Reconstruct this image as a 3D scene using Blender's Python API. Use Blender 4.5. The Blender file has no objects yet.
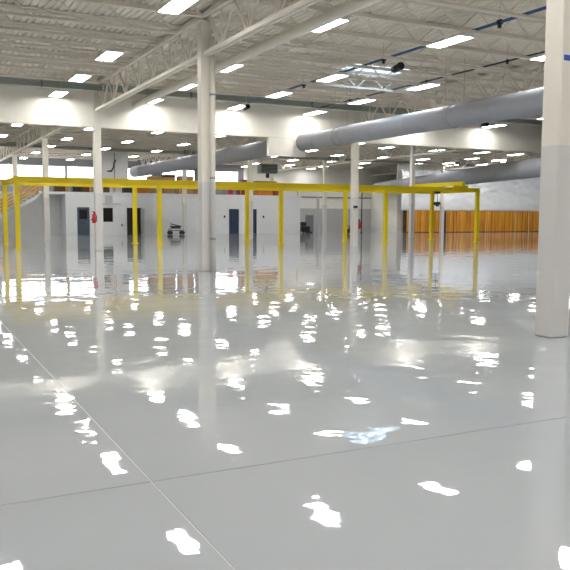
import bpy, bmesh, math, random
from mathutils import Vector, Matrix
random.seed(7)
PI = math.pi
COL = bpy.context.scene.collection

# ------------------------------------------------------------------ camera (also used to leave out what lies outside the frame)
F, PITCH, ROLL, YAW, EYE = 765.17, 0.0910, 0.0052, 0.4668, 1.6
_f0 = Vector((math.sin(YAW), math.cos(YAW), 0)); _r = Vector((math.cos(YAW), -math.sin(YAW), 0)); _u0 = Vector((0, 0, 1))
_fw = _f0*math.cos(PITCH) - _u0*math.sin(PITCH); _up = _u0*math.cos(PITCH) + _f0*math.sin(PITCH)
R2 = _r*math.cos(ROLL) + _up*math.sin(ROLL); U2 = _up*math.cos(ROLL) - _r*math.sin(ROLL)
def in_view(pts, m=25):
    for p in pts:
        q = Vector(p) - Vector((0, 0, EYE)); d = q.dot(_fw)
        if d < .5: continue
        u = 285 + F*q.dot(R2)/d; v = 285 - F*q.dot(U2)/d
        if -m < u < 570+m and -m < v < 570+m: return True
    return False

# ------------------------------------------------------------------ materials
def lin(c):
    return tuple(((x/255)/12.92 if x/255 <= .04045 else ((x/255+.055)/1.055)**2.4) for x in c) + (1,)
def mat(name, rgb, rough=.6, metal=0, var=.06, scale=3, bump=0, bscale=40, spec=.5):
    m = bpy.data.materials.new(name); m.use_nodes = True
    nt = m.node_tree; b = nt.nodes['Principled BSDF']
    b.inputs['Roughness'].default_value = rough; b.inputs['Metallic'].default_value = metal
    b.inputs['Specular IOR Level'].default_value = spec
    tc = nt.nodes.new('ShaderNodeTexCoord')
    n = nt.nodes.new('ShaderNodeTexNoise'); n.inputs['Scale'].default_value = scale; n.inputs['Detail'].default_value = 4
    nt.links.new(tc.outputs['Object'], n.inputs['Vector'])
    r = nt.nodes.new('ShaderNodeMix'); r.data_type = 'RGBA'
    c = lin(rgb)
    r.inputs[6].default_value = tuple(x*(1-var) for x in c[:3])+(1,); r.inputs[7].default_value = tuple(min(1, x*(1+var)) for x in c[:3])+(1,)
    nt.links.new(n.outputs['Fac'], r.inputs[0]); nt.links.new(r.outputs[2], b.inputs['Base Color'])
    if bump:
        n2 = nt.nodes.new('ShaderNodeTexNoise'); n2.inputs['Scale'].default_value = bscale
        nt.links.new(tc.outputs['Object'], n2.inputs['Vector'])
        bp = nt.nodes.new('ShaderNodeBump'); bp.inputs['Strength'].default_value = 1; bp.inputs['Distance'].default_value = bump
        nt.links.new(n2.outputs['Fac'], bp.inputs['Height']); nt.links.new(bp.outputs['Normal'], b.inputs['Normal'])
    return m
def emit(name, rgb, s):
    m = bpy.data.materials.new(name); m.use_nodes = True; nt = m.node_tree
    b = nt.nodes['Principled BSDF']; b.inputs['Base Color'].default_value = (.8, .8, .8, 1)
    b.inputs['Emission Color'].default_value = tuple(rgb)+(1,); b.inputs['Emission Strength'].default_value = s
    return m
M = {}
M['deck'] = mat('deck_paint', (238, 230, 216), .6)
M['steel'] = mat('white_steel_paint', (232, 224, 211), .5)
M['wall'] = mat('white_wall_paint', (236, 233, 226), .6)
M['header'] = mat('header_paint', (240, 235, 224), .65)
M['grey_wall'] = mat('grey_wall_paint', (120, 119, 124), .7)
M['office'] = mat('office_wall_paint', (226, 228, 230), .5)
M['wainscot'] = mat('grey_wainscot_paint', (186, 186, 186), .55)
M['yellow'] = mat('yellow_paint', (240, 214, 10), .4)
M['rail_yellow'] = mat('rail_yellow', (214, 164, 40), .45)
M['duct'] = mat('duct_grey', (150, 152, 159), .6, 0, .04, 2)
M['duct_seam'] = mat('duct_seam', (152, 154, 161), .6)
M['darkbeam'] = mat('dark_green_grey_steel', (166, 174, 166), .5)
M['black'] = mat('black_plastic', (22, 23, 25), .4)
M['rubber'] = mat('dark_rubber', (40, 40, 42), .7)
M['navy'] = mat('navy_door_paint', (44, 60, 84), .4)
M['slate'] = mat('slate_door_paint', (70, 82, 98), .4)
M['glass_dark'] = mat('dark_glass', (18, 22, 28), .08)
M['red'] = mat('red_paint', (190, 30, 40), .35)
M['tape'] = mat('blue_tape', (30, 84, 180), .5)
M['pipe_blue'] = mat('blue_pipe_paint', (58, 92, 140), .4)
M['conduit'] = mat('dark_conduit', (62, 62, 64), .5)
M['housing'] = mat('fixture_housing', (225, 225, 225), .4)
M['chrome'] = mat('steel_handle', (170, 172, 176), .25, .9)
M['orange'] = mat('orange_paint', (216, 130, 40), .5)
M['tan'] = mat('cardboard_tan', (188, 150, 108), .7)
M['brown'] = mat('brown_box', (96, 62, 40), .7)
M['red_brown'] = mat('red_brown_crate', (150, 62, 42), .6)
M['olive'] = mat('mustard_box', (176, 150, 50), .6)
M['grey'] = mat('grey_plastic', (120, 122, 126), .5)
M['green_grey'] = mat('heater_green_grey', (112, 118, 108), .5)
M['lamp'] = emit('lamp_lens', (1, .985, .95), 30)
M['sky_lit'] = emit('skylight_panel', (.5, .72, 1), 4)

def column_paint():
    m = mat('two_tone_column_paint', (230, 224, 212), .38)
    nt = m.node_tree; b = nt.nodes['Principled BSDF']
    g = nt.nodes.new('ShaderNodeNewGeometry'); s = nt.nodes.new('ShaderNodeSeparateXYZ'); nt.links.new(g.outputs['Position'], s.inputs[0])
    t = nt.nodes.new('ShaderNodeMath'); t.operation = 'GREATER_THAN'; t.inputs[1].default_value = 2.52; nt.links.new(s.outputs['Z'], t.inputs[0])
    mx = nt.nodes.new('ShaderNodeMix'); mx.data_type = 'RGBA'; mx.inputs[6].default_value = lin((213, 210, 207))
    old = b.inputs['Base Color'].links[0].from_socket
    nt.links.new(t.outputs[0], mx.inputs[0]); nt.links.new(old, mx.inputs[7]); nt.links.new(mx.outputs[2], b.inputs['Base Color'])
    return m
M['column'] = column_paint()

def floor_mat():
    m = bpy.data.materials.new('glossy_grey_epoxy'); m.use_nodes = True; nt = m.node_tree; N = nt.nodes; L = nt.links
    b = N['Principled BSDF']; b.inputs['Roughness'].default_value = .022; b.inputs['IOR'].default_value = 1.55
    g = N.new('ShaderNodeNewGeometry')
    n = N.new('ShaderNodeTexNoise'); n.inputs['Scale'].default_value = .28; n.inputs['Detail'].default_value = 3
    L.new(g.outputs['Position'], n.inputs['Vector'])
    mx = N.new('ShaderNodeMix'); mx.data_type = 'RGBA'; mx.inputs[6].default_value = lin((171, 176, 181)); mx.inputs[7].default_value = lin((184, 188, 192))
    L.new(n.outputs['Fac'], mx.inputs[0]); L.new(mx.outputs[2], b.inputs['Base Color'])
    # slow swells of the poured coat, then a finer trowel ripple
    n1 = N.new('ShaderNodeTexNoise'); n1.inputs['Scale'].default_value = 1.1; n1.inputs['Detail'].default_value = 1.5
    n2 = N.new('ShaderNodeTexNoise'); n2.inputs['Scale'].default_value = 4.5; n2.inputs['Detail'].default_value = 1
    off = N.new('ShaderNodeVectorMath'); off.operation = 'ADD'; off.inputs[1].default_value = (31.7, 12.3, 0); L.new(g.outputs['Position'], off.inputs[0])
    for q in (n1, n2): L.new(off.outputs[0], q.inputs['Vector'])
    b1 = N.new('ShaderNodeBump'); b1.inputs['Strength'].default_value = 1; b1.inputs['Distance'].default_value = .0075
    b2 = N.new('ShaderNodeBump'); b2.inputs['Strength'].default_value = 1; b2.inputs['Distance'].default_value = .0013
    L.new(n1.outputs['Fac'], b1.inputs['Height']); L.new(n2.outputs['Fac'], b2.inputs['Height'])
    L.new(b1.outputs['Normal'], b2.inputs['Normal']); L.new(b2.outputs['Normal'], b.inputs['Normal'])
    return m
M['floor'] = floor_mat()

def plywood():
    m = bpy.data.materials.new('plywood_boards'); m.use_nodes = True; nt = m.node_tree; N = nt.nodes; L = nt.links
    b = N['Principled BSDF']; b.inputs['Roughness'].default_value = .5
    g = N.new('ShaderNodeNewGeometry'); mp = N.new('ShaderNodeMapping'); mp.inputs['Scale'].default_value = (3.6, .1, .1)
    L.new(g.outputs['Position'], mp.inputs['Vector'])
    n = N.new('ShaderNodeTexNoise'); n.inputs['Scale'].default_value = 1.3; n.inputs['Detail'].default_value = 6; n.inputs['Roughness'].default_value = .7
    L.new(mp.outputs[0], n.inputs['Vector'])
    r = N.new('ShaderNodeValToRGB'); e = r.color_ramp.elements
    e[0].position = .36; e[0].color = lin((128, 76, 16)); e[1].position = .66; e[1].color = lin((232, 172, 70))
    x = e.new(.5); x.color = lin((206, 138, 34))
    L.new(n.outputs['Fac'], r.inputs[0]); L.new(r.outputs[0], b.inputs['Base Color'])
    return m
M['plywood'] = plywood()
M['plywood_dark'] = mat('dark_stained_board', (62, 44, 28), .6)
M['plywood_pale'] = mat('pale_board', (214, 170, 110), .6)
M['sheet'] = mat('plastic_sheet', (238, 242, 248), .35, 0, .03)

def glass():
    m = bpy.data.materials.new('window_glass'); m.use_nodes = True; nt = m.node_tree; N = nt.nodes
    N.remove(N['Principled BSDF']); o = N['Material Output']
    t = N.new('ShaderNodeBsdfTransparent'); t.inputs[0].default_value = (.95, .97, 1, 1); g = N.new('ShaderNodeBsdfGlossy'); g.inputs['Roughness'].default_value = .05
    x = N.new('ShaderNodeMixShader'); x.inputs[0].default_value = .06
    nt.links.new(t.outputs[0], x.inputs[1]); nt.links.new(g.outputs[0], x.inputs[2]); nt.links.new(x.outputs[0], o.inputs[0])
    return m
M['glass'] = glass()

# ------------------------------------------------------------------ mesh builder
class MB:
    def __init__(self): self.bm = bmesh.new()
    def hexa(self, p, flip=False):
        v = [self.bm.verts.new(q) for q in p]
        for f in ((0,3,2,1),(4,5,6,7),(0,1,5,4),(1,2,6,5),(2,3,7,6),(3,0,4,7)): self.bm.faces.new([v[i] for i in f])
        return self
    def box(self, x0, x1, y0, y1, z0, z1):
        return self.hexa([(x0,y0,z0),(x1,y0,z0),(x1,y1,z0),(x0,y1,z0),(x0,y0,z1),(x1,y0,z1),(x1,y1,z1),(x0,y1,z1)])
    def cbox(self, c, s):
        return self.box(c[0]-s[0]/2, c[0]+s[0]/2, c[1]-s[1]/2, c[1]+s[1]/2, c[2]-s[2]/2, c[2]+s[2]/2)
    def bar(self, a, b, w, h=None, up=(0,0,1)):
        h = h or w; a = Vector(a); b = Vector(b); d = (b-a).normalized(); up = Vector(up)
        if abs(d.dot(up)) > .99: up = Vector((1,0,0))
        s = d.cross(up).normalized()*w/2; t = s.cross(d).normalized()*h/2
        return self.hexa([a-s-t, a+s-t, b+s-t, b-s-t, a-s+t, a+s+t, b+s+t, b-s+t])
    def tube(self, a, b, r, n=12, r2=None, caps=True):
        r2 = r if r2 is None else r2; a = Vector(a); b = Vector(b); d = (b-a).normalized(); up = Vector((0,0,1))
        if abs(d.dot(up)) > .99: up = Vector((1,0,0))
        s = d.cross(up).normalized(); t = s.cross(d)
        A = [self.bm.verts.new(a+(s*math.cos(2*PI*i/n)+t*math.sin(2*PI*i/n))*r) for i in range(n)]
        B = [self.bm.verts.new(b+(s*math.cos(2*PI*i/n)+t*math.sin(2*PI*i/n))*r2) for i in range(n)]
        for i in range(n):
            f = self.bm.faces.new((A[i], A[(i+1)%n], B[(i+1)%n], B[i])); f.smooth = n > 7
        if caps: self.bm.faces.new(A[::-1]); self.bm.faces.new(B)
        return self
    def prism(self, prof, axis, a, b):   # closed profile of 2-D points swept along an axis
        def P(u, v, w): return {'x': (w,u,v), 'y': (u,w,v), 'z': (u,v,w)}[axis]
        A = [self.bm.verts.new(P(u,v,a)) for u,v in prof]; B = [self.bm.verts.new(P(u,v,b)) for u,v in prof]; n = len(prof)
        for i in range(n): self.bm.faces.new((A[i], A[(i+1)%n], B[(i+1)%n], B[i]))
        self.bm.faces.new(A[::-1]); self.bm.faces.new(B)
        return self
    def mesh(self, name, m):
        bmesh.ops.recalc_face_normals(self.bm, faces=self.bm.faces)
        me = bpy.data.meshes.new(name); self.bm.to_mesh(me); self.bm.free(); me.materials.append(m); return me
    def build(self, name, m, parent=None, bevel=0, loc=None):
        o = bpy.data.objects.new(name, self.mesh(name, m)); COL.objects.link(o)
        if parent: o.parent = parent
        if loc: o.location = loc
        if bevel:
            md = o.modifiers.new('bevel', 'BEVEL'); md.width = bevel; md.segments = 3; md.limit_method = 'ANGLE'
        return o
def tag(o, label, cat, group=None, kind=None):
    o['label'] = label; o['category'] = cat
    if group: o['group'] = group
    if kind: o['kind'] = kind
    return o
def thing(name, label, cat, loc=(0,0,0), rz=0, group=None):
    o = bpy.data.objects.new(name, None); COL.objects.link(o); o.location = loc; o.rotation_euler = (0,0,rz)
    o.empty_display_size = .1
    return tag(o, label, cat, group)
def struct(name, mb, m, label, cat, parent=None):
    o = mb.build(name, m, parent); o['kind'] = 'structure'
    if parent is None: o['label'] = label; o['category'] = cat
    return o
def copy_tree(o, parent=None):
    c = o.copy(); COL.objects.link(c); c.parent = parent
    for ch in o.children: copy_tree(ch, c)
    return c
ORD = ['zeroth','first','second','third','fourth','fifth','sixth','seventh','eighth','ninth','tenth','eleventh','twelfth','thirteenth','fourteenth','fifteenth','sixteenth','seventeenth','eighteenth','nineteenth','twentieth','twenty-first','twenty-second','twenty-third','twenty-fourth']

# ------------------------------------------------------------------ grid of the building (metres)
GX = [-5.30, 7.78, 20.86, 33.94, 47.02, 60.1]
GY = [7.48, 20.515, 33.55, 46.585, 59.62, 72.7]
X0, X1, Y0, Y1 = -12, 70, -16, 72.9
ROOF = 7.22

# ------------------------------------------------------------------ floor with two saw-cut joints
JX, JY, JW = 1.304, 4.353, .0045
fl = MB()
fl.box(X0, JX-JW, Y0, JY-JW, -.3, 0); fl.box(JX+JW, X1, Y0, JY-JW, -.3, 0); fl.box(X0, JX-JW, JY+JW, Y1, -.3, 0); fl.box(JX+JW, X1, JY+JW, Y1, -.3, 0)
struct('floor', fl, M['floor'], 'glossy pale grey epoxy floor', 'floor')
jt = MB(); jt.box(JX-JW, JX+JW, Y0, Y1, -.3, -.002)
struct('trim_1', jt, mat('joint_filler', (196, 197, 196), .4), 'pale joint line running away across the floor', 'floor joint')
jt = MB(); jt.box(X0, JX-JW, JY-JW, JY+JW, -.3, -.002); jt.box(JX+JW, X1, JY-JW, JY+JW, -.3, -.002)
struct('trim_2', jt, mat('joint_filler_dark', (120, 121, 124), .5), 'dark joint line crossing the near floor from side to side', 'floor joint')

# ------------------------------------------------------------------ roof deck: corrugated sheet, ribs running away from the camera, holes for two skylights
SKY = [(15.4, 17.9, 24.75, 26.0), (30.4, 32.7, 43.6, 45.2)]
def deck():
    bm = bmesh.new(); pitch, dep = .2, .045
    ys = sorted({Y0, Y1} | {s[2] for s in SKY} | {s[3] for s in SKY})
    n = int((X1-X0)/pitch)
    for yi in range(len(ys)-1):
        ya, yb = ys[yi], ys[yi+1]
        for k in range(n):
            x = X0+k*pitch
            if any(s[0]-.1 < x < s[1]-.05 and s[2]-.01 <= ya and yb <= s[3]+.01 for s in SKY): continue
            pr = [(x, ROOF), (x+.08, ROOF), (x+.1, ROOF+dep), (x+.18, ROOF+dep), (x+.2, ROOF)]
            A = [bm.verts.new((a, ya, b)) for a, b in pr]; B = [bm.verts.new((a, yb, b)) for a, b in pr]
            for i in range(4): bm.faces.new((A[i], B[i], B[i+1], A[i+1]))
    bmesh.ops.recalc_face_normals(bm, faces=bm.faces)
    me = bpy.data.meshes.new('ceiling'); bm.to_mesh(me); bm.free(); me.materials.append(M['deck'])
    o = bpy.data.objects.new('ceiling', me); COL.objects.link(o); o['kind'] = 'structure'
    o['label'] = 'off-white corrugated metal roof deck'; o['category'] = 'ceiling'
deck()
for s, lb in zip(SKY, ('bluish skylight above the near bay between the light rows', 'bluish skylight in the bay behind the white header')):
    t = thing('skylight', lb, 'skylight', ((s[0]+s[1])/2, (s[2]+s[3])/2, ROOF), 0, 'roof skylights')
    a, b = (s[1]-s[0])/2+.1, (s[3]-s[2])/2
    MB().box(-a, a, -b, -b+.05, 0, .3).box(-a, a, b-.05, b, 0, .3).box(-a, -a+.05, -b+.05, b-.05, 0, .3).box(a-.05, a, -b+.05, b-.05, 0, .3).build('curb_frame', M['steel'], t)
    MB().box(-a, a, -b, b, .3, .34).build('skylight_panel', M['sky_lit'], t)

# ------------------------------------------------------------------ outer walls
struct('wall_left', MB().box(X0-.3, X0, Y0, Y1+.3, -.3, 7.6), M['wall'], 'white painted side wall left of the hall', 'wall')
struct('wall_right', MB().box(X1, X1+.3, Y0, Y1+.3, -.3, 7.6), M['wall'], 'white painted side wall at the right end', 'wall')
struct('wall_back', MB().box(X0, X1, Y0-.3, Y0, -.3, 7.6), M['wall'], 'white painted wall behind the viewer', 'wall')
# far wall with a strip of high windows
WZ0, WZ1 = 4.62, 6.02
WIN = [(4.2, 8.0), (8.1, 13.95), (14.1, 16.7), (18.4, 22.2), (23.2, 26.6), (27.4, 31.3)]
XS = 31.9
w = MB(); w.box(X0, XS, Y1, Y1+.25, -.3, WZ0).box(X0, XS, Y1, Y1+.25, WZ1, 7.6)
e = [X0]+[q for ww in WIN for q in ww]+[XS]
for i in range(0, len(e), 2): w.box(e[i], e[i+1], Y1, Y1+.25, WZ0, WZ1)
struct('wall_far', w, M['grey_wall'], 'grey far wall with a strip of bright high windows', 'wall')
struct('wall_far_right', MB().box(XS, X1, Y1, Y1+.25, -.3, 7.6), M['wall'], 'white far wall right of the office block', 'wall')
for i, (a, b) in enumerate(WIN):
    t = thing('window_%d' % (i+1), 'bright high window, %s from left in the far wall strip' % ORD[i+1], 'window', ((a+b)/2, Y1, WZ0), 0, 'far wall windows'); t['kind'] = 'structure'
    h = (b-a)/2; H = WZ1-WZ0
    MB().box(-h, h, .02, .12, 0, .06).box(-h, h, .02, .12, H-.06, H).box(-h, -h+.06, .02, .12, .06, H-.06).box(h-.06, h, .02, .12, .06, H-.06).build('window_frame', M['steel'], t)
    MB().box(-h+.06, h-.06, .06, .075, .06, H-.06).build('window_pane', M['glass'], t)

# ------------------------------------------------------------------ header wall hung across the hall on the third column line
HY = 33.42
hd = MB(); hd.box(X0, X1, HY, HY+.26, 5.34, ROOF)
hd.box(15.95, 17.95, HY, HY+.26, 4.44, 5.34)
struct('wall_header', hd, M['header'], 'white hanging header wall across the hall with light pools', 'wall')
struct('trim_3', MB().box(X0, X1, HY-.02, HY+.28, 5.30, 5.34), M['steel'], 'thin white edge trim under the header', 'trim')

def beam(name, y, z0, z1, label, joints):
    t = thing(name, label, 'beam', (20, y, z0), 0, 'dark cross beams')
    H = z1-z0
    MB().prism([(-.15,0),(.15,0),(.15,.05),(.03,.05),(.03,H-.05),(.15,H-.05),(.15,H),(-.15,H),(-.15,H-.05),(-.03,H-.05),(-.03,.05),(-.15,.05)], 'x', X0-20+.2, 68-20).build('beam_body', M['darkbeam'], t)
    for x in joints:
        MB().box(x-20-.025, x-20+.025, -.16, .16, -.01, H+.01).build('splice_plate', M['grey'], t)
beam('steel_beam', 32.3, 6.66, 6.96, 'dark green-grey steel beam along the top of the white header', (5.3, 11.6, 17.6, 24))
beam('steel_beam', 58.6, 6.40, 6.72, 'dark green-grey steel beam across the bays behind the white header', (10, 20.5))

# ------------------------------------------------------------------ columns
def column(i, j, label, mark=False):
    x, y = GX[i+1], GY[j]
    t = thing('steel_column', label, 'column', (x, y, 0), 0, 'white steel columns')
    a = .155
    MB().box(-a, a, -a, a, 0, 6.9).build('shaft', M['column'], t, bevel=.022)
    MB().box(-.24, .24, -.24, .24, 6.9, 6.93).build('cap_plate', M['steel'], t)
    if mark: MB().box(-.09, a+.004, -a-.004, -a+.01, 3.62, 3.69).box(a-.01, a+.004, -a-.004, .155, 3.62, 3.69).build('tape_mark', M['tape'], t)
    return t
column(0, 0, 'large white square steel column nearest the viewer at right edge', False)
column(0, 1, 'white steel column left of centre standing in the open floor with drain pipe')
column(0, 2, 'white steel column at left carrying the small red extinguisher')
column(0, 3, 'white steel column between the stairs and the slate door')
column(0, 4, 'thin distant white column behind the left end of the yellow crane frame, at the stairs')
column(1, 1, 'white steel column hidden directly behind the large right-edge column')
column(1, 2, 'white steel column right of centre under the grey duct')
column(1, 3, 'white steel column standing before the two navy doors')
column(1, 4, 'thin distant white column close against the white office wall')
column(2, 2, 'white steel column behind the large right-edge column, near the big low duct')
column(2, 3, 'white steel column before the left end of the plywood hoarding')
column(2, 4, 'thin distant white column beside the recess with the black machine')
column(3, 3, 'white steel column far behind the large right-edge column, close to plywood')
column(3, 4, 'thin distant white column standing right against the plywood hoarding')
# blue tape on the right-edge column
tp = MB().box(7.66, 7.78+.1575, 7.48-.159, 7.48-.1545, 3.59, 3.66).box(7.78+.1545, 7.78+.159, 7.48-.1545, 7.48+.12, 3.59, 3.66).build('tape_strip', M['tape'])
tag(tp, 'blue tape strip stuck high on the large right-edge column', 'tape')
# drain pipe
dp = thing('drain_pipe', 'white round drain pipe strapped to the right of the left-centre column', 'pipe', (7.93, 20.272, 0))
MB().tube((0,0,.0), (0,0,6.5), .075, 16).build('pipe_tube', M['column'], dp)
for z in (.9, 2.6, 4.9): MB().tube((0,0,z), (0,0,z+.05), .084, 16).build('pipe_strap', M['duct_seam'], dp)

# ------------------------------------------------------------------ girders along the column lines
def girder_meshes(Ln):
    zt, zb = 7.0, 6.03; h = Ln/2
    top = MB().box(-.13, -.02, -h, h, zt, zt+.1).box(.02, .13, -h, h, zt, zt+.1)
    bot = MB().box(-.11, -.02, -h+.22, h-.22, zb-.05, zb+.05).box(.02, .11, -h+.22, h-.22, zb-.05, zb+.05)
    web = MB(); n = 14; d = (Ln-.8)/n
    for k in range(n):
        a = -h+.4+k*d
        if k % 2 == 0: web.bar((0,a,zt), (0,a+d,zb), .05, .07)
        else: web.bar((0,a,zb), (0,a+d,zt), .05, .07)
        if k % 2 == 1: web.bar((0,a,zb), (0,a,zt), .04, .05)
    return top.mesh('top_chord', M['steel']), bot.mesh('bottom_chord', M['steel']), web.mesh('web_bracing', M['steel'])
gm = girder_meshes(13.035-.02)
LINE = {0: 'over the far-left line', 1: 'over the drain-pipe column line', 2: 'over the column line under the grey duct', 3: 'over the column line by the plywood', 4: 'over the right-hand column line'}
SPAN = ['from the near right column to the drain-pipe column', 'from the drain-pipe column to the header', 'first span behind the header', 'second span behind the header', 'third span behind the header']
def from_parts(name, parts, loc, label, cat, group):
    t = thing(name, label, cat, loc, 0, group)
    for nm, me in parts:
        o = bpy.data.objects.new(nm, me); COL.objects.link(o); o.parent = t
    return t
for i in range(0, 5):
    for j in range(0, 5):
        y = (GY[j]+GY[j+1])/2; x = GX[i]
        if not in_view([(x, GY[j]+q*13/8, z) for q in range(9) for z in (6, 7.1)], 5): continue
        sp = ['span nearest the viewer', 'span ending at the header', 'first span behind the header', 'second span behind the header', 'third span behind the header'][j]
        from_parts('roof_girder', zip(('top_chord','bottom_chord','web_bracing'), gm), (x, y, 0), 'white truss girder %s, %s' % (LINE[i], sp), 'girder', 'roof girders')

# ------------------------------------------------------------------ open-web joists across the bays
def joist_meshes(Ln):
    h = Ln/2; zt, zb = 7.16, 6.6
    top = MB().box(-h, h, -.1, -.012, zt+.02, zt+.055).box(-h, h, .012, .1, zt+.02, zt+.055).box(-h, h, -.03, -.012, zt-.06, zt+.02).box(-h, h, .012, .03, zt-.06, zt+.02).box(-h, -h+.12, -.06, .06, 7.105, zt-.06).box(h-.12, h, -.06, .06, 7.105, zt-.06)
    bot = MB().box(-h+.75, h-.75, -.075, -.012, zb-.04, zb-.02).box(-h+.75, h-.75, .012, .075, zb-.04, zb-.02).box(-h+.75, h-.75, -.03, -.012, zb-.02, zb+.04).box(-h+.75, h-.75, .012, .03, zb-.02, zb+.04)
    web = MB(); n = 18; d = (Ln-1.5)/n
    for k in range(n):
        a = -h+.75+k*d
        web.bar((a,0,zb if k%2==0 else zt), (a+d,0,zt if k%2==0 else zb), .03, .035)
    web.bar((-h+.75,0,zb), (-h+.12,0,zt), .03); web.bar((h-.75,0,zb), (h-.12,0,zt), .03)
    return top.mesh('top_chord', M['steel']), bot.mesh('bottom_chord', M['steel']), web.mesh('web_bracing', M['steel'])
jm = joist_meshes(13.08-.02)
BAY = ['left of drain-pipe column line', 'right of drain-pipe column line', 'second bay right of drain-pipe column', 'above the plywood hoarding', 'rightmost bay']
SP = 13.035/7
for b in range(5):
    xc = (GX[b]+GX[b+1])/2
    for k in range(-13, 28):
        y = GY[1]+(k+.001)*SP
        if k % 7 == 0: y += .2           # joists at the column lines stand just off the column
        if abs(y-33.55) < .45 or abs(y-32.0) < .6 or abs(y-58.6) < .5: continue
        if y < 11.5 or 33.6 < y < 42.5 or y > 72.4: continue
        if b >= 3 and y < 33.6: continue
        if not in_view([(GX[b]+q*13.08/10, y, z) for q in range(11) for z in (6.6, 7.1)], 3): continue
        n = round((33.55-y)/SP) if y < 33.6 else round((y-33.55)/SP)
        lab = 'white roof joist, %s %s header, %s' % (ORD[abs(n)], 'in front of' if y < 33.6 else 'behind', BAY[b])
        from_parts('roof_joist', zip(('top_chord','bottom_chord','web_bracing'), jm), (xc, y, 0), lab, 'joist', 'open-web roof joists')

# ------------------------------------------------------------------ high-bay lights
def make_light():
    t = thing('highbay_light', '', 'light', (0,0,6.46))
    MB().prism([(-.25,.0),(.25,.0),(.25,.03),(.14,.09),(-.14,.09),(-.25,.03)], 'y', -.73, .73).box(-.27,-.25,-.75,.75,-.02,.03).box(.25,.27,-.75,.75,-.02,.03).box(-.25,.25,-.75,-.73,-.02,.03).box(-.25,.25,.73,.75,-.02,.03).build('housing', M['housing'], t)
    for s in (-1, 1):
        MB().box(s*.13-.1, s*.13+.1, -.715, .715, -.014, -.002).build('lamp_lens', M['lamp'], t)
    for s in (-1, 1):
        MB().tube((0, s*.6, .09), (0, s*.6, .74), .004, 6).build('hanger_rod', M['steel'], t)
    return t
XA = [-1.96, 2.02, 5.99, 9.96, 13.94, 17.90]
rows = []
for y in (-10, -4, 2, 7.2, 12.55): rows.append((y, XA+[24.1, 28.6]))
rows.append((17.53, XA+[24.2, 28.6])); rows.append((24.02, XA+[24.3, 28.6])); rows.append((28.31, XA+[24.2, 28.9])); rows.append((32.45, XA+[24.1, 28.96]))
for y in (38.75, 44.4, 51.3, 57.5, 64.0, 70.6): rows.append((y, [2.02, 5.99, 9.96, 13.94, 17.9]+([24.1, 28.0] if y < 63 else [])))  # last pair in the nearer rows: extra lamps added to brighten the office wall
for y, xs in ((46.3, (31.4, 35.9, 40.2, 43.6, 47.6, 52)), (54.2, (32.0, 36.4, 40.6)), (51.6, (43.7, 46.7, 51.5, 56, 61)), (60.9, (31.4, 35.2, 38.9)), (59.0, (43.4, 47.6, 52)), (56.9, (45.5, 49.5, 54, 58.5, 63)), (67, (30.4, 34.2, 38.0, 42.0)), (71.2, (31.4, 38.9))): rows.append((y, list(xs)))  # rows over the plywood run on with extra lamps added to brighten the sheeting
proto = make_light(); first = True
nf = sorted([r for r in rows if r[0] < 33.5], key=lambda r: -r[0]); nb = sorted([r for r in rows if r[0] > 33.5], key=lambda r: r[0])
nl = [r for r in nb if r[1][0] < 29]; nr = [r for r in nb if r[1][0] >= 29]
for part, word in ((nf, 'row %s in front of the header'), (nl, 'row %s behind the header'), (nr, 'right-hand row %s behind the header')):
    for ri, (y, xs) in enumerate(part):
        seen = unseen = 0
        for x in xs:
            o = proto if first else copy_tree(proto); first = False
            o.location = (x, y, 6.46)
            vis = in_view([(x, y, 6.45), (x-.2, y, 6.45), (x+.2, y, 6.45)], 0)
            seen += vis; unseen += not vis
            pos = '%s from left' % ORD[seen] if vis else 'beyond the frame, %s' % ORD[unseen]
            tag(o, 'white high-bay light, %s in %s' % (pos, word % ORD[ri+1]), 'light', 'high-bay lights')

# ------------------------------------------------------------------ pipes and conduits under the roof
def hung_pipe(name, x, y0, y1, z, r, m, label, clamps, cat='pipe'):
    t = thing(name, label, cat, (x, (y0+y1)/2, z)); yc = (y0+y1)/2
    MB().tube((0, y0-yc, 0), (0, y1-yc, 0), r, 12).build('pipe_tube', m, t)
    for y, s in clamps:
        MB().tube((0, y-yc-.05*s, 0), (0, y-yc+.05*s, 0), r+.03*s, 12).box(-.03*s, .03*s, y-yc-.03*s, y-yc+.03*s, -r-.09*s, 0).bar((0, y-yc, 0), (0, y-yc, 7.2-z), .006).build('pipe_clamp', M['black'], t)
hung_pipe('sprinkler_pipe', 14.28, 12.2, 32.1, 6.67, .04, M['pipe_blue'], 'dark blue pipe running under the roof above the third row of lights', [(14.15,1.2),(15.9,1.2),(21.3,1.2),(24.0,1.1),(26.8,1.1)])
hung_pipe('conduit', 17.98, 12.2, 32.1, 6.66, .03, M['conduit'], 'thin dark conduit above the light row left of the grey duct', [(19.6,.8),(23.9,.8),(29.4,.8)], 'conduit')
hung_pipe('vent_pipe', 9.45, 9.0, 33.4, 6.36, .14, M['steel'], 'wide white round pipe under the roof beside the drain-pipe column', [], 'pipe')

def cam_unit(x, y, z, label, s=1):
    t = thing('camera_unit', label, 'camera', (x, y, z), 0, 'black hanging units')
    MB().tube((0, -.1*s, 0), (0, .12*s, -.03*s), .075*s, 12).tube((0, -.16*s, .01*s), (0, -.1*s, 0), .085*s, 12).build('camera_body', M['black'], t)
    MB().tube((0,0,.05*s), (0,0,7.2-z), .008, 8).build('mount_rod', M['steel'], t)
cam_unit(14.71, 21.15, 6.42, 'black hanging unit below the skylight on the blue pipe', 1.5)
cam_unit(13.95, 31.6, 6.36, 'small black unit beside the light before the header, right of drain-pipe column', 1.3)
cam_unit(27.3, 31.3, 6.34, 'small black unit beside the light under the header at right', 1.3)

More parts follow.
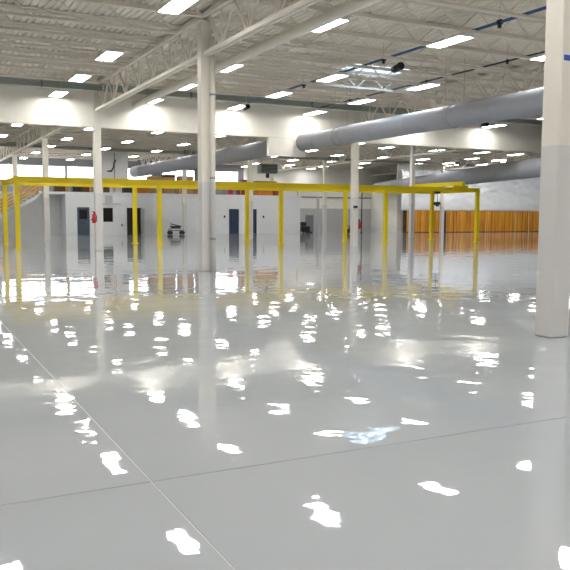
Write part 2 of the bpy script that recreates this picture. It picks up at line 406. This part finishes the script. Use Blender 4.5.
# ------------------------------------------------------------------ ducts
def duct(label, a, b, r, hangers, seam=2.4, ring_end=True):
    a = Vector(a); b = Vector(b); d = (b-a); Ln = d.length; d.normalize()
    t = thing('air_duct', label, 'duct', a)
    MB().tube((0,0,0), b-a, r, 40).build('duct_shell', M['duct'], t)
    k = seam*.5
    while k < Ln: MB().tube(d*(k-.015), d*(k+.015), r+.006, 40).build('seam_band', M['duct_seam'], t); k += seam
    for h in hangers:
        p = d*h
        m = MB().tube(p-d*.025, p+d*.025, r+.016, 40)
        sx = Vector((d.y, -d.x, 0))
        m.bar(p+sx*(r+.01), p+sx*(r+.01)+Vector((0,0,7.2-a.z)), .008); m.bar(p-sx*(r+.01), p-sx*(r+.01)+Vector((0,0,7.2-a.z)), .008)
        m.build('hanger_strap', M['duct_seam'], t)
duct('long round grey duct hung in the near bay ending at the header', (17.79, 9, 5.14), (17.79, 33.41, 5.14), .405, [5.5, 13, 21])
duct('round grey duct hung behind the header left of centre', (17.79, 33.69, 5.14), (17.79, 63.4, 5.14), .45, [3, 9, 15, 21, 27])
duct('large low round grey duct slanting above the plywood hoarding', (30.3, 27.6, 4.3), (42.4, 64.0, 4.3), .54, [2, 9, 14, 20, 26, 31])

# ------------------------------------------------------------------ yellow free-standing crane frame
GXs = [4.894+6.767*k for k in range(5)]; GF, GB, GZ = 37.10, 41.60, 3.17
g = thing('crane_runway_frame', 'yellow free-standing crane runway frame of posts and long beams across the hall', 'crane frame', (GXs[2], (GF+GB)/2, 0))
ox, oy = GXs[2], (GF+GB)/2
for yy in (GF, GB):
    H = .26; z = GZ-.11
    MB().prism([(yy-oy-.1,z),(yy-oy+.1,z),(yy-oy+.1,z+.05),(yy-oy+.045,z+.05),(yy-oy+.045,z+H-.05),(yy-oy+.1,z+H-.05),(yy-oy+.1,z+H),(yy-oy-.1,z+H),(yy-oy-.1,z+H-.05),(yy-oy-.045,z+H-.05),(yy-oy-.045,z+.05),(yy-oy-.1,z+.05)], 'x', GXs[0]-ox-.15, GXs[-1]-ox+.15).build('runway_beam', M['yellow'], g)
    for x in GXs:
        PO = MB().box(x-ox-.1, x-ox+.1, yy-oy-.1, yy-oy+.1, .03, z).build('post', M['yellow'], g)
        MB().box(x-ox-.16, x-ox+.16, yy-oy-.16, yy-oy+.16, 0, .03).build('base_plate', M['yellow'], PO)
MB().box(GXs[0]-ox-.08, GXs[0]-ox+.08, GF-oy+.1, GB-oy-.1, GZ-.1, GZ+.12).build('end_tie', M['yellow'], g)
MB().box(GXs[-1]-ox-.08, GXs[-1]-ox+.08, GF-oy+.1, GB-oy-.1, GZ-.1, GZ+.12).build('end_tie', M['yellow'], g)
bx = 30.6
br = thing('bridge_crane', 'yellow bridge crane parked on the right end of the runway frame', 'crane', (bx, oy, GZ+.15))
MB().box(-.1, .1, GF-oy-.3, GB-oy+.3, .12, .36).build('bridge_beam', M['yellow'], br)
for yy in (GF, GB): MB().box(-.55, .55, yy-oy-.08, yy-oy+.08, 0, .14).build('end_truck', M['yellow'], br)
ho = thing('chain_hoist', 'small black chain hoist hanging from the yellow bridge crane', 'hoist', (bx, 39.3, 2.5))
MB().box(-.12, .12, -.18, .18, .5, .82).box(-.09,.09,-.2,.2,.78,.93).build('hoist_body', M['black'], ho, bevel=.03)
MB().tube((0,0,-.02), (0,0,.5), .02, 8).build('chain', M['rubber'], ho)
MB().tube((-.22,0,-.12), (.22,.05,-.1), .1, 12).box(-.07,.07,-.07,.07,-.3,-.02).build('hook_block', M['rubber'], ho)

# ------------------------------------------------------------------ office block with mezzanine
OY = 60.27; OX0, OX1, OZ = 11.5, 31.85, 3.12
DO = [(12.35, 13.31, 0, 2.13), (16.25, 17.42, 0, 2.12), (25.03, 25.95, 0, 2.1), (26.6, 27.62, 0, 2.1)]
OPN = sorted([(a, b, z0, z1) for a, b, z0, z1 in DO]+[(14.36, 15.14, 1.0, 2.1)])
w = MB(); x = OX0
for a, b, z0, z1 in OPN:
    w.box(x, a, OY, OY+.2, 0, OZ); w.box(a, b, OY, OY+.2, z1, OZ)
    if z0 > 0: w.box(a, b, OY, OY+.2, 0, z0)
    x = b
w.box(x, OX1, OY, OY+.2, 0, OZ)
w.box(OX0, OX0+.2, OY+.2, 62.4, 0, OZ); w.box(OX1-.2, OX1, OY+.2, Y1, 0, OZ)
struct('wall_office', w, M['office'], 'white front wall of the low office block under the mezzanine', 'wall')
struct('wall_under_stairs', MB().box(X0, OX0, 62.2, 62.4, 0, OZ), M['office'], 'white wall set back under the stairs', 'wall')
struct('mezzanine_floor', MB().box(9.56, OX1+.05, OY-.05, 62.6, OZ, OZ+.18).box(X0, OX1+.05, 62.6, Y1, OZ, OZ+.18).box(X0, 9.56, 62.2, 62.6, OZ, OZ+.18), M['office'], 'white mezzanine slab over the office block', 'mezzanine floor')
def door(n, a, b, z1, m, label, window=None, open_leaf=False):
    t = thing('door_%d' % n, label, 'door', ((a+b)/2, OY+.05, 0)); t['kind'] = 'structure'; h = (b-a)/2
    MB().box(-h, -h+.04, 0, .12, 0, z1).box(h-.04, h, 0, .12, 0, z1).box(-h+.04, h-.04, 0, .12, z1-.04, z1).build('door_frame', m, t)
    if open_leaf:
        MB().box(-h+.04, h-.04, .13, .15, 0, z1-.04).build('doorway_shade_sheet', M['black'], t)  # black sheet stands in for the shade inside the open doorway
        MB().box(h-.03, h+.02, -.95, -.0, .02, z1-.06).build('door_leaf', M['wainscot'], t)
    else:
        lf = MB().box(-h+.04, h-.04, .03, .08, .01, z1-.04).build('door_leaf', m, t)
        if window: MB().box(window[0], window[1], .02, .03, window[2], window[3]).build('door_window', M['glass_dark'], lf)
        hd_ = MB().tube((h-.12, .02, 1.0), (h-.12, -.05, 1.0), .02, 8).bar((h-.12, -.05, 1.0), (h-.24, -.05, 1.0), .025).build('door_handle', M['chrome'], lf)
door(1, 12.35, 13.31, 2.13, M['slate'], 'slate grey door with a dark upper window by the extinguisher column', (-.3, .3, 1.22, 1.95))
door(2, 16.25, 17.42, 2.12, M['black'], 'black open doorway with pale leaf behind a yellow crane post', None, True)
door(3, 25.03, 25.95, 2.1, M['navy'], 'plain navy blue door right of the drain-pipe column')
door(4, 26.6, 27.62, 2.1, M['navy'], 'navy blue door half hidden by a white column and yellow post')
t = thing('window_7', 'black square office window right of the extinguisher column', 'window', (14.75, OY+.05, 1.0)); t['kind'] = 'structure'
MB().box(-.39,.39,0,.1,0,.05).box(-.39,.39,0,.1,1.05,1.1).box(-.39,-.34,0,.1,.05,1.05).box(.34,.39,0,.1,.05,1.05).build('window_frame', M['black'], t)
MB().box(-.34,.34,.04,.06,.05,1.05).build('window_pane', M['glass_dark'], t)
for x, lb in ((24.62, 'small dark switch plate left of the plain navy door'), (28.25, 'small dark switch plate right of the half-hidden navy door'), (15.85, 'tiny grey switch plate between the black window and black doorway')):
    sw = thing('wall_switch', lb, 'switch', (x, OY-.02, 1.45 if x > 20 else .75), 0, 'office wall switches')
    MB().box(-.07,.07,0,.02,-.1,.1).build('switch_plate', M['grey' if x < 20 else 'rubber'], sw); MB().box(-.02,.02,-.02,0,-.035,.035).build('toggle', M['black'], sw)
aw = thing('awning_light', 'long pale grey strip fixture above the black office window', 'wall light', (15.0, OY-.06, 2.42))
MB().box(-.7,.75,-.04,.059,-.04,.04).build('strip_body', M['wainscot'], aw); MB().box(-.45,.1,-.02,.005,.04,.64).build('riser_box', M['wainscot'], aw)

# white tower on the mezzanine
tw = thing('utility_tower', 'tall white utility box standing on the mezzanine at left', 'enclosure', (15.55, 62.0, OZ+.18))
MB().box(-1.08, 1.08, -.8, .9, 0, 3.25).build('tower_body', M['office'], tw)
MB().box(-.03, .03, -.82, -.8, .1, 3.2).build('panel_seam', M['grey'], tw)
cv = MB(); pts = [(-.55,-.86,1.7),(-.25,-.86,1.75),(-.1,-.86,2.0),(-.05,-.86,2.35),(.1,-.86,2.6)]
for q in range(4): cv.tube(pts[q], pts[q+1], .05, 8)
cv.box(-.6,-.2,-.86,-.8,1.66,1.76).build('bent_pipe', M['black'], tw)

# railing along the mezzanine edge
rl = thing('mezzanine_railing', 'orange-yellow guard rail along the mezzanine edge', 'railing', (21, OY+.06, OZ+.18))
MB().box(9.7-21, 31.7-21, -.02, .02, 1.04, 1.09).build('top_rail', M['rail_yellow'], rl); MB().box(9.7-21, 31.7-21, -.02, .02, .5, .55).build('mid_rail', M['rail_yellow'], rl)
for k in range(13): MB().box(9.75-21+k*1.82-.025, 9.75-21+k*1.82+.025, -.025, .025, 0, 1.09).build('rail_post', M['rail_yellow'], rl)

# goods stored on the mezzanine
def crate(x0, x1, y, d, z0, z1, m, label, name='storage_crate', lidm=None):
    t = thing(name, label, 'crate' if 'crate' in name else 'box', ((x0+x1)/2, y+d/2, z0), 0, 'goods stored on the mezzanine')
    h = (x1-x0)/2; H = z1-z0
    MB().box(-h, h, -d/2, d/2, .0, H*.86).build('crate_body' if 'crate' in name else 'box_body', M[m], t, bevel=.015)
    MB().box(-h-.015, h+.015, -d/2-.015, d/2+.015, H*.86, H).build('lid', M[lidm or m], t, bevel=.01)
ZM = OZ+.18
crate(10.8, 11.75, 60.8, .7, ZM, 3.84, 'brown', 'dark brown crate leftmost on the mezzanine, right of the stairs')
crate(12.15, 12.75, 60.8, .7, ZM, 3.72, 'black', 'small black crate on the mezzanine above the slate door')
crate(12.85, 13.5, 60.8, .7, ZM, 3.78, 'brown', 'brown crate with orange lid on the mezzanine near the extinguisher column', lidm='orange')
crate(14.55, 14.95, 60.5, .4, ZM, 3.86, 'brown', 'small brown box with orange lid before the white tower', 'cardboard_box', 'orange')
crate(16.1, 17.0, 60.6, .5, ZM, 3.8, 'black', 'wide black crate on the mezzanine above the black doorway')
crate(17.3, 18.2, 60.8, .7, ZM, 3.85, 'orange', 'orange crate with brown lid on the mezzanine between crane posts', lidm='brown')
crate(18.5, 19.5, 61.5, .9, ZM, 4.75, 'tan', 'tall tan box on the mezzanine left of two similar ones', 'cardboard_box')
crate(19.75, 20.7, 61.5, .9, ZM, 4.9, 'tan', 'tall tan box with brown lid in the middle of three on the mezzanine', 'cardboard_box', 'brown')
crate(21.1, 22.3, 61.5, .9, ZM, 4.82, 'tan', 'wide tan box right of the distant column on the mezzanine', 'cardboard_box')
crate(22.5, 23.3, 60.8, .7, ZM, 3.9, 'orange', 'orange crate on the mezzanine hidden near the drain-pipe column')
crate(25.2, 25.55, 60.6, .5, ZM, 3.92, 'red', 'narrow red crate on the mezzanine above the plain navy door')
crate(26.05, 26.75, 60.6, .5, ZM, 3.92, 'red_brown', 'red-brown crate on the mezzanine above the gap between navy doors', lidm='red')
crate(26.85, 27.5, 61.6, .6, ZM, 4.66, 'red_brown', 'tall red-brown box on the mezzanine behind the white column', 'cardboard_box')
crate(27.85, 29.3, 60.6, .6, ZM, 3.74, 'orange', 'long orange crate on the mezzanine right of the white column', lidm='red_brown')
crate(29.5, 30.1, 60.6, .5, ZM, 3.76, 'red_brown', 'dark red-brown crate near the right end of the mezzanine')
crate(28.4, 30.4, 62.1, .8, ZM, 4.62, 'olive', 'wide mustard box on the mezzanine behind the long orange crate', 'cardboard_box')
crate(30.75, 31.65, 63.4, .8, ZM, 5.05, 'wall', 'white box at the right end of the mezzanine', 'cardboard_box')

uh = thing('unit_heater', 'dark grey-green unit heater hung above the mezzanine right end', 'heater', (30.4, 64, 5.15))
MB().box(-.85,.85,-.4,.4,.25,1.1).build('heater_body', M['green_grey'], uh, bevel=.05)
lv = MB()
for k in range(6): lv.box(-.75,.75,-.44,-.4,.32+k*.12,.38+k*.12)
lv.build('louvers', M['rubber'], uh)
MB().tube((0,0,-.15),(0,0,.25),.16,12).build('outlet', M['rubber'], uh)
for s in (-.6,.6): MB().bar((s,0,1.1),(s,0,2.04),.03).build('hanger_rod', M['grey'], uh)

# ------------------------------------------------------------------ stairs at left
st = thing('staircase', 'white steel staircase with yellow hand rails rising to the mezzanine at left', 'staircase', (4.2, 60.6, 0))
SX0, SX1, SH = 4.2, 9.56, 3.15; n = 17; dx = (SX1-SX0)/n; dz = SH/n
for yy in (-.62, .62):
    MB().hexa([(0,yy-.03,0),(.45,yy-.03,0),(SX1-SX0,yy-.03,SH-.28),(SX1-SX0,yy-.03,SH),(0,yy+.03,0),(.45,yy+.03,0),(SX1-SX0,yy+.03,SH-.28),(SX1-SX0,yy+.03,SH)] if False else
              [(0,yy-.03,0),(.4,yy-.03,0),(.4,yy+.03,0),(0,yy+.03,0),(SX1-SX0-.02,yy-.03,SH),(SX1-SX0-.02,yy-.03,SH-.26),(SX1-SX0-.02,yy+.03,SH-.26),(SX1-SX0-.02,yy+.03,SH)]).build('stringer', M['office'], st)
for k in range(1, n): MB().box(k*dx-.14, k*dx+.14, -.59, .59, k*dz-.03, k*dz).build('tread', M['grey'], st)
for yy in (-.6, .6):
    r_ = MB()
    for hh in (.3, .55, .8, 1.08): r_.bar((.2,yy,hh+.1), (SX1-SX0,yy,SH+hh), .07)
    r_.build('hand_rail', M['rail_yellow'], st)
    for k in range(5):
        xx = .25+k*1.25; zz = xx/(SX1-SX0)*SH
        MB().box(xx-.025,xx+.025,yy-.025,yy+.025,zz-.05,zz+1.12).build('rail_post', M['rail_yellow'], st)

# ------------------------------------------------------------------ recess right of the office, back partition
struct('wall_recess', MB().box(OX1, 43.0, 66, 66.2, 2.27, 4.3), M['wall'], 'white upper part of the recessed back wall', 'wall')
struct('wall_recess_lower', MB().box(OX1, 43.0, 65.98, 66.2, 0, 2.27), M['wainscot'], 'grey lower part of the recessed back wall', 'wall')
struct('trim_4', MB().box(OX1, 43.0, 65.9, 65.98, 3.3, 3.42), M['grey'], 'thin grey rail on the recessed back wall', 'trim')
bp = thing('partition_post', 'slim grey post standing in the recess right of the black machine', 'post', (34.9, 62.5, 0))
MB().box(-.09,.09,-.09,.09,0,3.3).build('post_shaft', M['wainscot'], bp); MB().box(-.16,.16,-.16,.16,0,.03).build('base_plate', M['wainscot'], bp)
sp_ = thing('standpipe', 'tall thin black pipe standing right of the duct column', 'pipe', (38.1, 60, 0))
MB().tube((0,0,.04),(0,0,4.3),.055,10).build('pipe_tube', M['black'], sp_); MB().tube((0,0,0),(0,0,.04),.14,12).build('floor_flange', M['black'], sp_)

# black machine and grey cabinet in the recess
mc = thing('floor_scrubber', 'black wheeled floor machine standing at the right end of the office', 'floor machine', (33.0, 61.6, 0))
MB().box(-.45,.42,-.35,.35,.12,.62).build('machine_body', M['black'], mc, bevel=.08)
MB().box(-.4,.1,-.3,.3,.62,1.0).build('tank', M['black'], mc, bevel=.1)
for sx in (-.3,.3):
    for sy in (-.33,.33): MB().tube((sx,sy-.04,.12),(sx,sy+.04,.12),.12,14).build('wheel', M['rubber'], mc)
MB().bar((.3,-.25,.6),(.55,-.25,1.0),.04).bar((.3,.25,.6),(.55,.25,1.0),.04).bar((.55,-.27,1.0),(.55,.27,1.0),.04).build('handle', M['grey'], mc)
cb = thing('tool_cabinet', 'tall grey cabinet beside the black floor machine', 'cabinet', (34.05, 62.6, 0))
MB().box(-.3,.3,-.25,.25,.1,1.62).build('cabinet_body', M['grey'], cb, bevel=.02)
MB().box(-.28,.28,-.27,-.25,.14,1.58).build('cabinet_door', M['grey'], cb); MB().box(.18,.2,-.3,-.27,.8,1.0).build('door_handle', M['chrome'], cb)
MB().box(-.26,.26,-.2,.2,0,.1).build('plinth', M['rubber'], cb)

# red and black machine by the duct column
rm = thing('carpet_machine', 'small black and red machine standing left of the duct column', 'floor machine', (35.75, 58, 0))
MB().box(-.28,.28,-.25,.25,.06,.45).build('machine_body', M['black'], rm, bevel=.08); MB().tube((-.05,0,.45),(-.05,0,.72),.17,14).build('tank', M['red'], rm)
for sy in (-.24,.24): MB().tube((-.15,sy-.03,.1),(-.15,sy+.03,.1),.1,14).build('wheel', M['rubber'], rm)
MB().bar((.22,0,.4),(.38,0,1.0),.04).build('handle', M['black'], rm)

def extinguisher(x, y, z, label, side):
    t = thing('fire_extinguisher', label, 'fire extinguisher', (x, y, z))
    MB().tube((0,0,0),(0,0,.36),.08,14).tube((0,0,.36),(0,0,.42),.08,14,.03).build('cylinder_body', M['red'], t)
    MB().tube((0,0,.42),(0,0,.47),.03,10).bar((-.09,0,.5),(.05,0,.47),.025).build('valve', M['black'], t)
    MB().tube((.03,0,.46),(.1,-.02,.3),.015,8).tube((.1,-.02,.3),(.09,-.02,.05),.02,8).build('hose', M['black'], t)
    MB().box(-.1 if side[0] == 0 else min(0, side[0]*.11), .1 if side[0] == 0 else max(0, side[0]*.11), -.05 if side[1] == 0 else min(0, side[1]*.11), .05 if side[1] == 0 else max(0, side[1]*.11), .12, .18).build('bracket', M['black'], t)
extinguisher(7.54, 33.29, 1.22, 'red fire extinguisher hung on the left white column by the slate door', (0, 1))
extinguisher(21.12, 33.5, .92, 'red fire extinguisher hung on the right of the duct column', (-1, 0))
jb = thing('junction_box', 'small black box on the front of the duct column', 'junction box', (20.8, 33.395, 2.03))
MB().box(-.1,.1,-.08,0,-.05,.07).build('box_body', M['black'], jb); MB().box(-.08,.08,-.09,-.08,-.03,.05).build('cover_plate', M['rubber'], jb)

# low cart by the office wall
ct = thing('flat_cart', 'low grey cart with dark load standing by the white office wall', 'cart', (19.9, 59.0, 0))
MB().box(-.55,.55,-.3,.3,.3,.36).build('deck', M['grey'], ct)
MB().box(-.5,.5,-.26,.26,.46,.5).build('shelf', M['wainscot'], ct)
for sx in (-.5,.5):
    for sy in (-.26,.26):
        MB().bar((sx,sy,.36),(sx,sy,.5),.035).build('cart_post', M['grey'], ct); MB().tube((sx,sy-.03,.15),(sx,sy+.03,.15),.15,12).build('wheel', M['rubber'], ct)
ld = MB(); ld.box(-.45,.4,-.2,.2,.62,.7).bar((-.46,0,.86),(.45,0,.66),.1,.06).box(-.35,.3,-.2,.2,.5,.62)
ld2 = ld.build('dark_load', M['rubber']); ld2.location = (19.9, 59.0, 0); tag(ld2, 'dark folded load lying on the low grey cart', 'load')

# ------------------------------------------------------------------ plywood hoarding and plastic sheeting at right
PX0, PX1, PY = 43.0, 69.5, 60.35
x = PX0; k = 0; bd = []
hoard = thing('plywood_hoarding', 'brown plywood hoarding along the floor at right under plastic sheeting', 'hoarding', (56, PY, 0))
while x < PX1-.05:
    wd = 1.22 if k else .42
    b = min(x+wd, PX1)
    jit = random.uniform(0, .02)
    MB().box(x-56+.006, b-56-.006, jit, .04+jit, .05, 2.12+random.uniform(-.02, .02)).build('plywood_panel', M['plywood_dark'] if k == 0 else M['plywood'], hoard)
    x = b; k += 1
MB().box(PX0-56, PX1-56, -.02, .07, 0, .05).build('sole_plate', M['plywood_dark'], hoard)
for x, m in ((47.95, 'plywood_dark'), (53.1, 'plywood_pale'), (57.0, 'plywood_pale')):
    MB().bar((x-56, -.05, .05), (x-56, -.05, 2.1), .28 if m == 'plywood_dark' else .14, .06, up=(0,1,0)).build('batten', M[m], hoard)
ln = MB().bar((58.55, PY-.42, .0), (58.85, PY-.06, 2.08), .14, .04, up=(0,1,0)).build('loose_board', M['plywood_pale']); tag(ln, 'pale loose board leaning against the plywood hoarding at right', 'board')
# crumpled sheet
def sheet():
    bm = bmesh.new(); nx, nz = 150, 26; V = []
    from mathutils import noise
    for i in range(nx+1):
        for k in range(nz+1):
            x = PX0+(PX1-PX0)*i/nx; z = 2.1+3.9*k/nz
            tt = k/nz
            d = noise.noise(Vector((x*.45, z*1.1, 0)))*.6 + noise.noise(Vector((x*1.3, z*2.6, 4)))*.42
            sag = .18*math.sin(x*.9)*tt*(1-tt)
            V.append(bm.verts.new((x, PY+.45+d*(.25+.75*min(1, max(0, (z-3.6)/.9)))*.6*min(1, tt*5), z+sag)))
    for i in range(nx):
        for k in range(nz):
            f = bm.faces.new((V[i*(nz+1)+k], V[(i+1)*(nz+1)+k], V[(i+1)*(nz+1)+k+1], V[i*(nz+1)+k+1])); f.smooth = True
    me = bpy.data.meshes.new('plastic_sheeting'); bm.to_mesh(me); bm.free(); me.materials.append(M['sheet'])
    o = bpy.data.objects.new('plastic_sheeting', me); COL.objects.link(o)
    tag(o, 'crumpled white plastic sheeting hung above the plywood hoarding', 'plastic sheeting')
    md = o.modifiers.new('thick', 'SOLIDIFY'); md.thickness = .006
sheet()
struct('wall_behind_sheeting', MB().box(PX0, PX1, PY+1.05, PY+1.2, 0, 7.2), M['wall'], 'white wall behind the plastic sheeting at right', 'wall')
struct('wall_recess_side', MB().box(PX0, PX0+.15, PY+1.2, 66.2, 0, 4.3), M['wall'], 'white return wall of the recess', 'wall')

# ------------------------------------------------------------------ world, camera, colour
wd = bpy.data.worlds.new('overcast'); bpy.context.scene.world = wd; wd.use_nodes = True
wd.node_tree.nodes['Background'].inputs[0].default_value = (.93, .96, 1, 1); wd.node_tree.nodes['Background'].inputs[1].default_value = 5

cam = bpy.data.cameras.new('camera'); co = bpy.data.objects.new('camera', cam); COL.objects.link(co)
cam.sensor_fit = 'HORIZONTAL'; cam.sensor_width = 36; cam.lens = F/570*36; cam.clip_end = 300
m3 = Matrix((R2, U2, -_fw)).transposed(); co.matrix_world = Matrix.Translation((0, 0, EYE)) @ m3.to_4x4()
S = bpy.context.scene; S.camera = co
S.view_settings.view_transform = 'Standard'; S.view_settings.look = 'None'; S.view_settings.gamma = 1; S.view_settings.use_curve_mapping = False
S.view_settings.exposure = 0.2
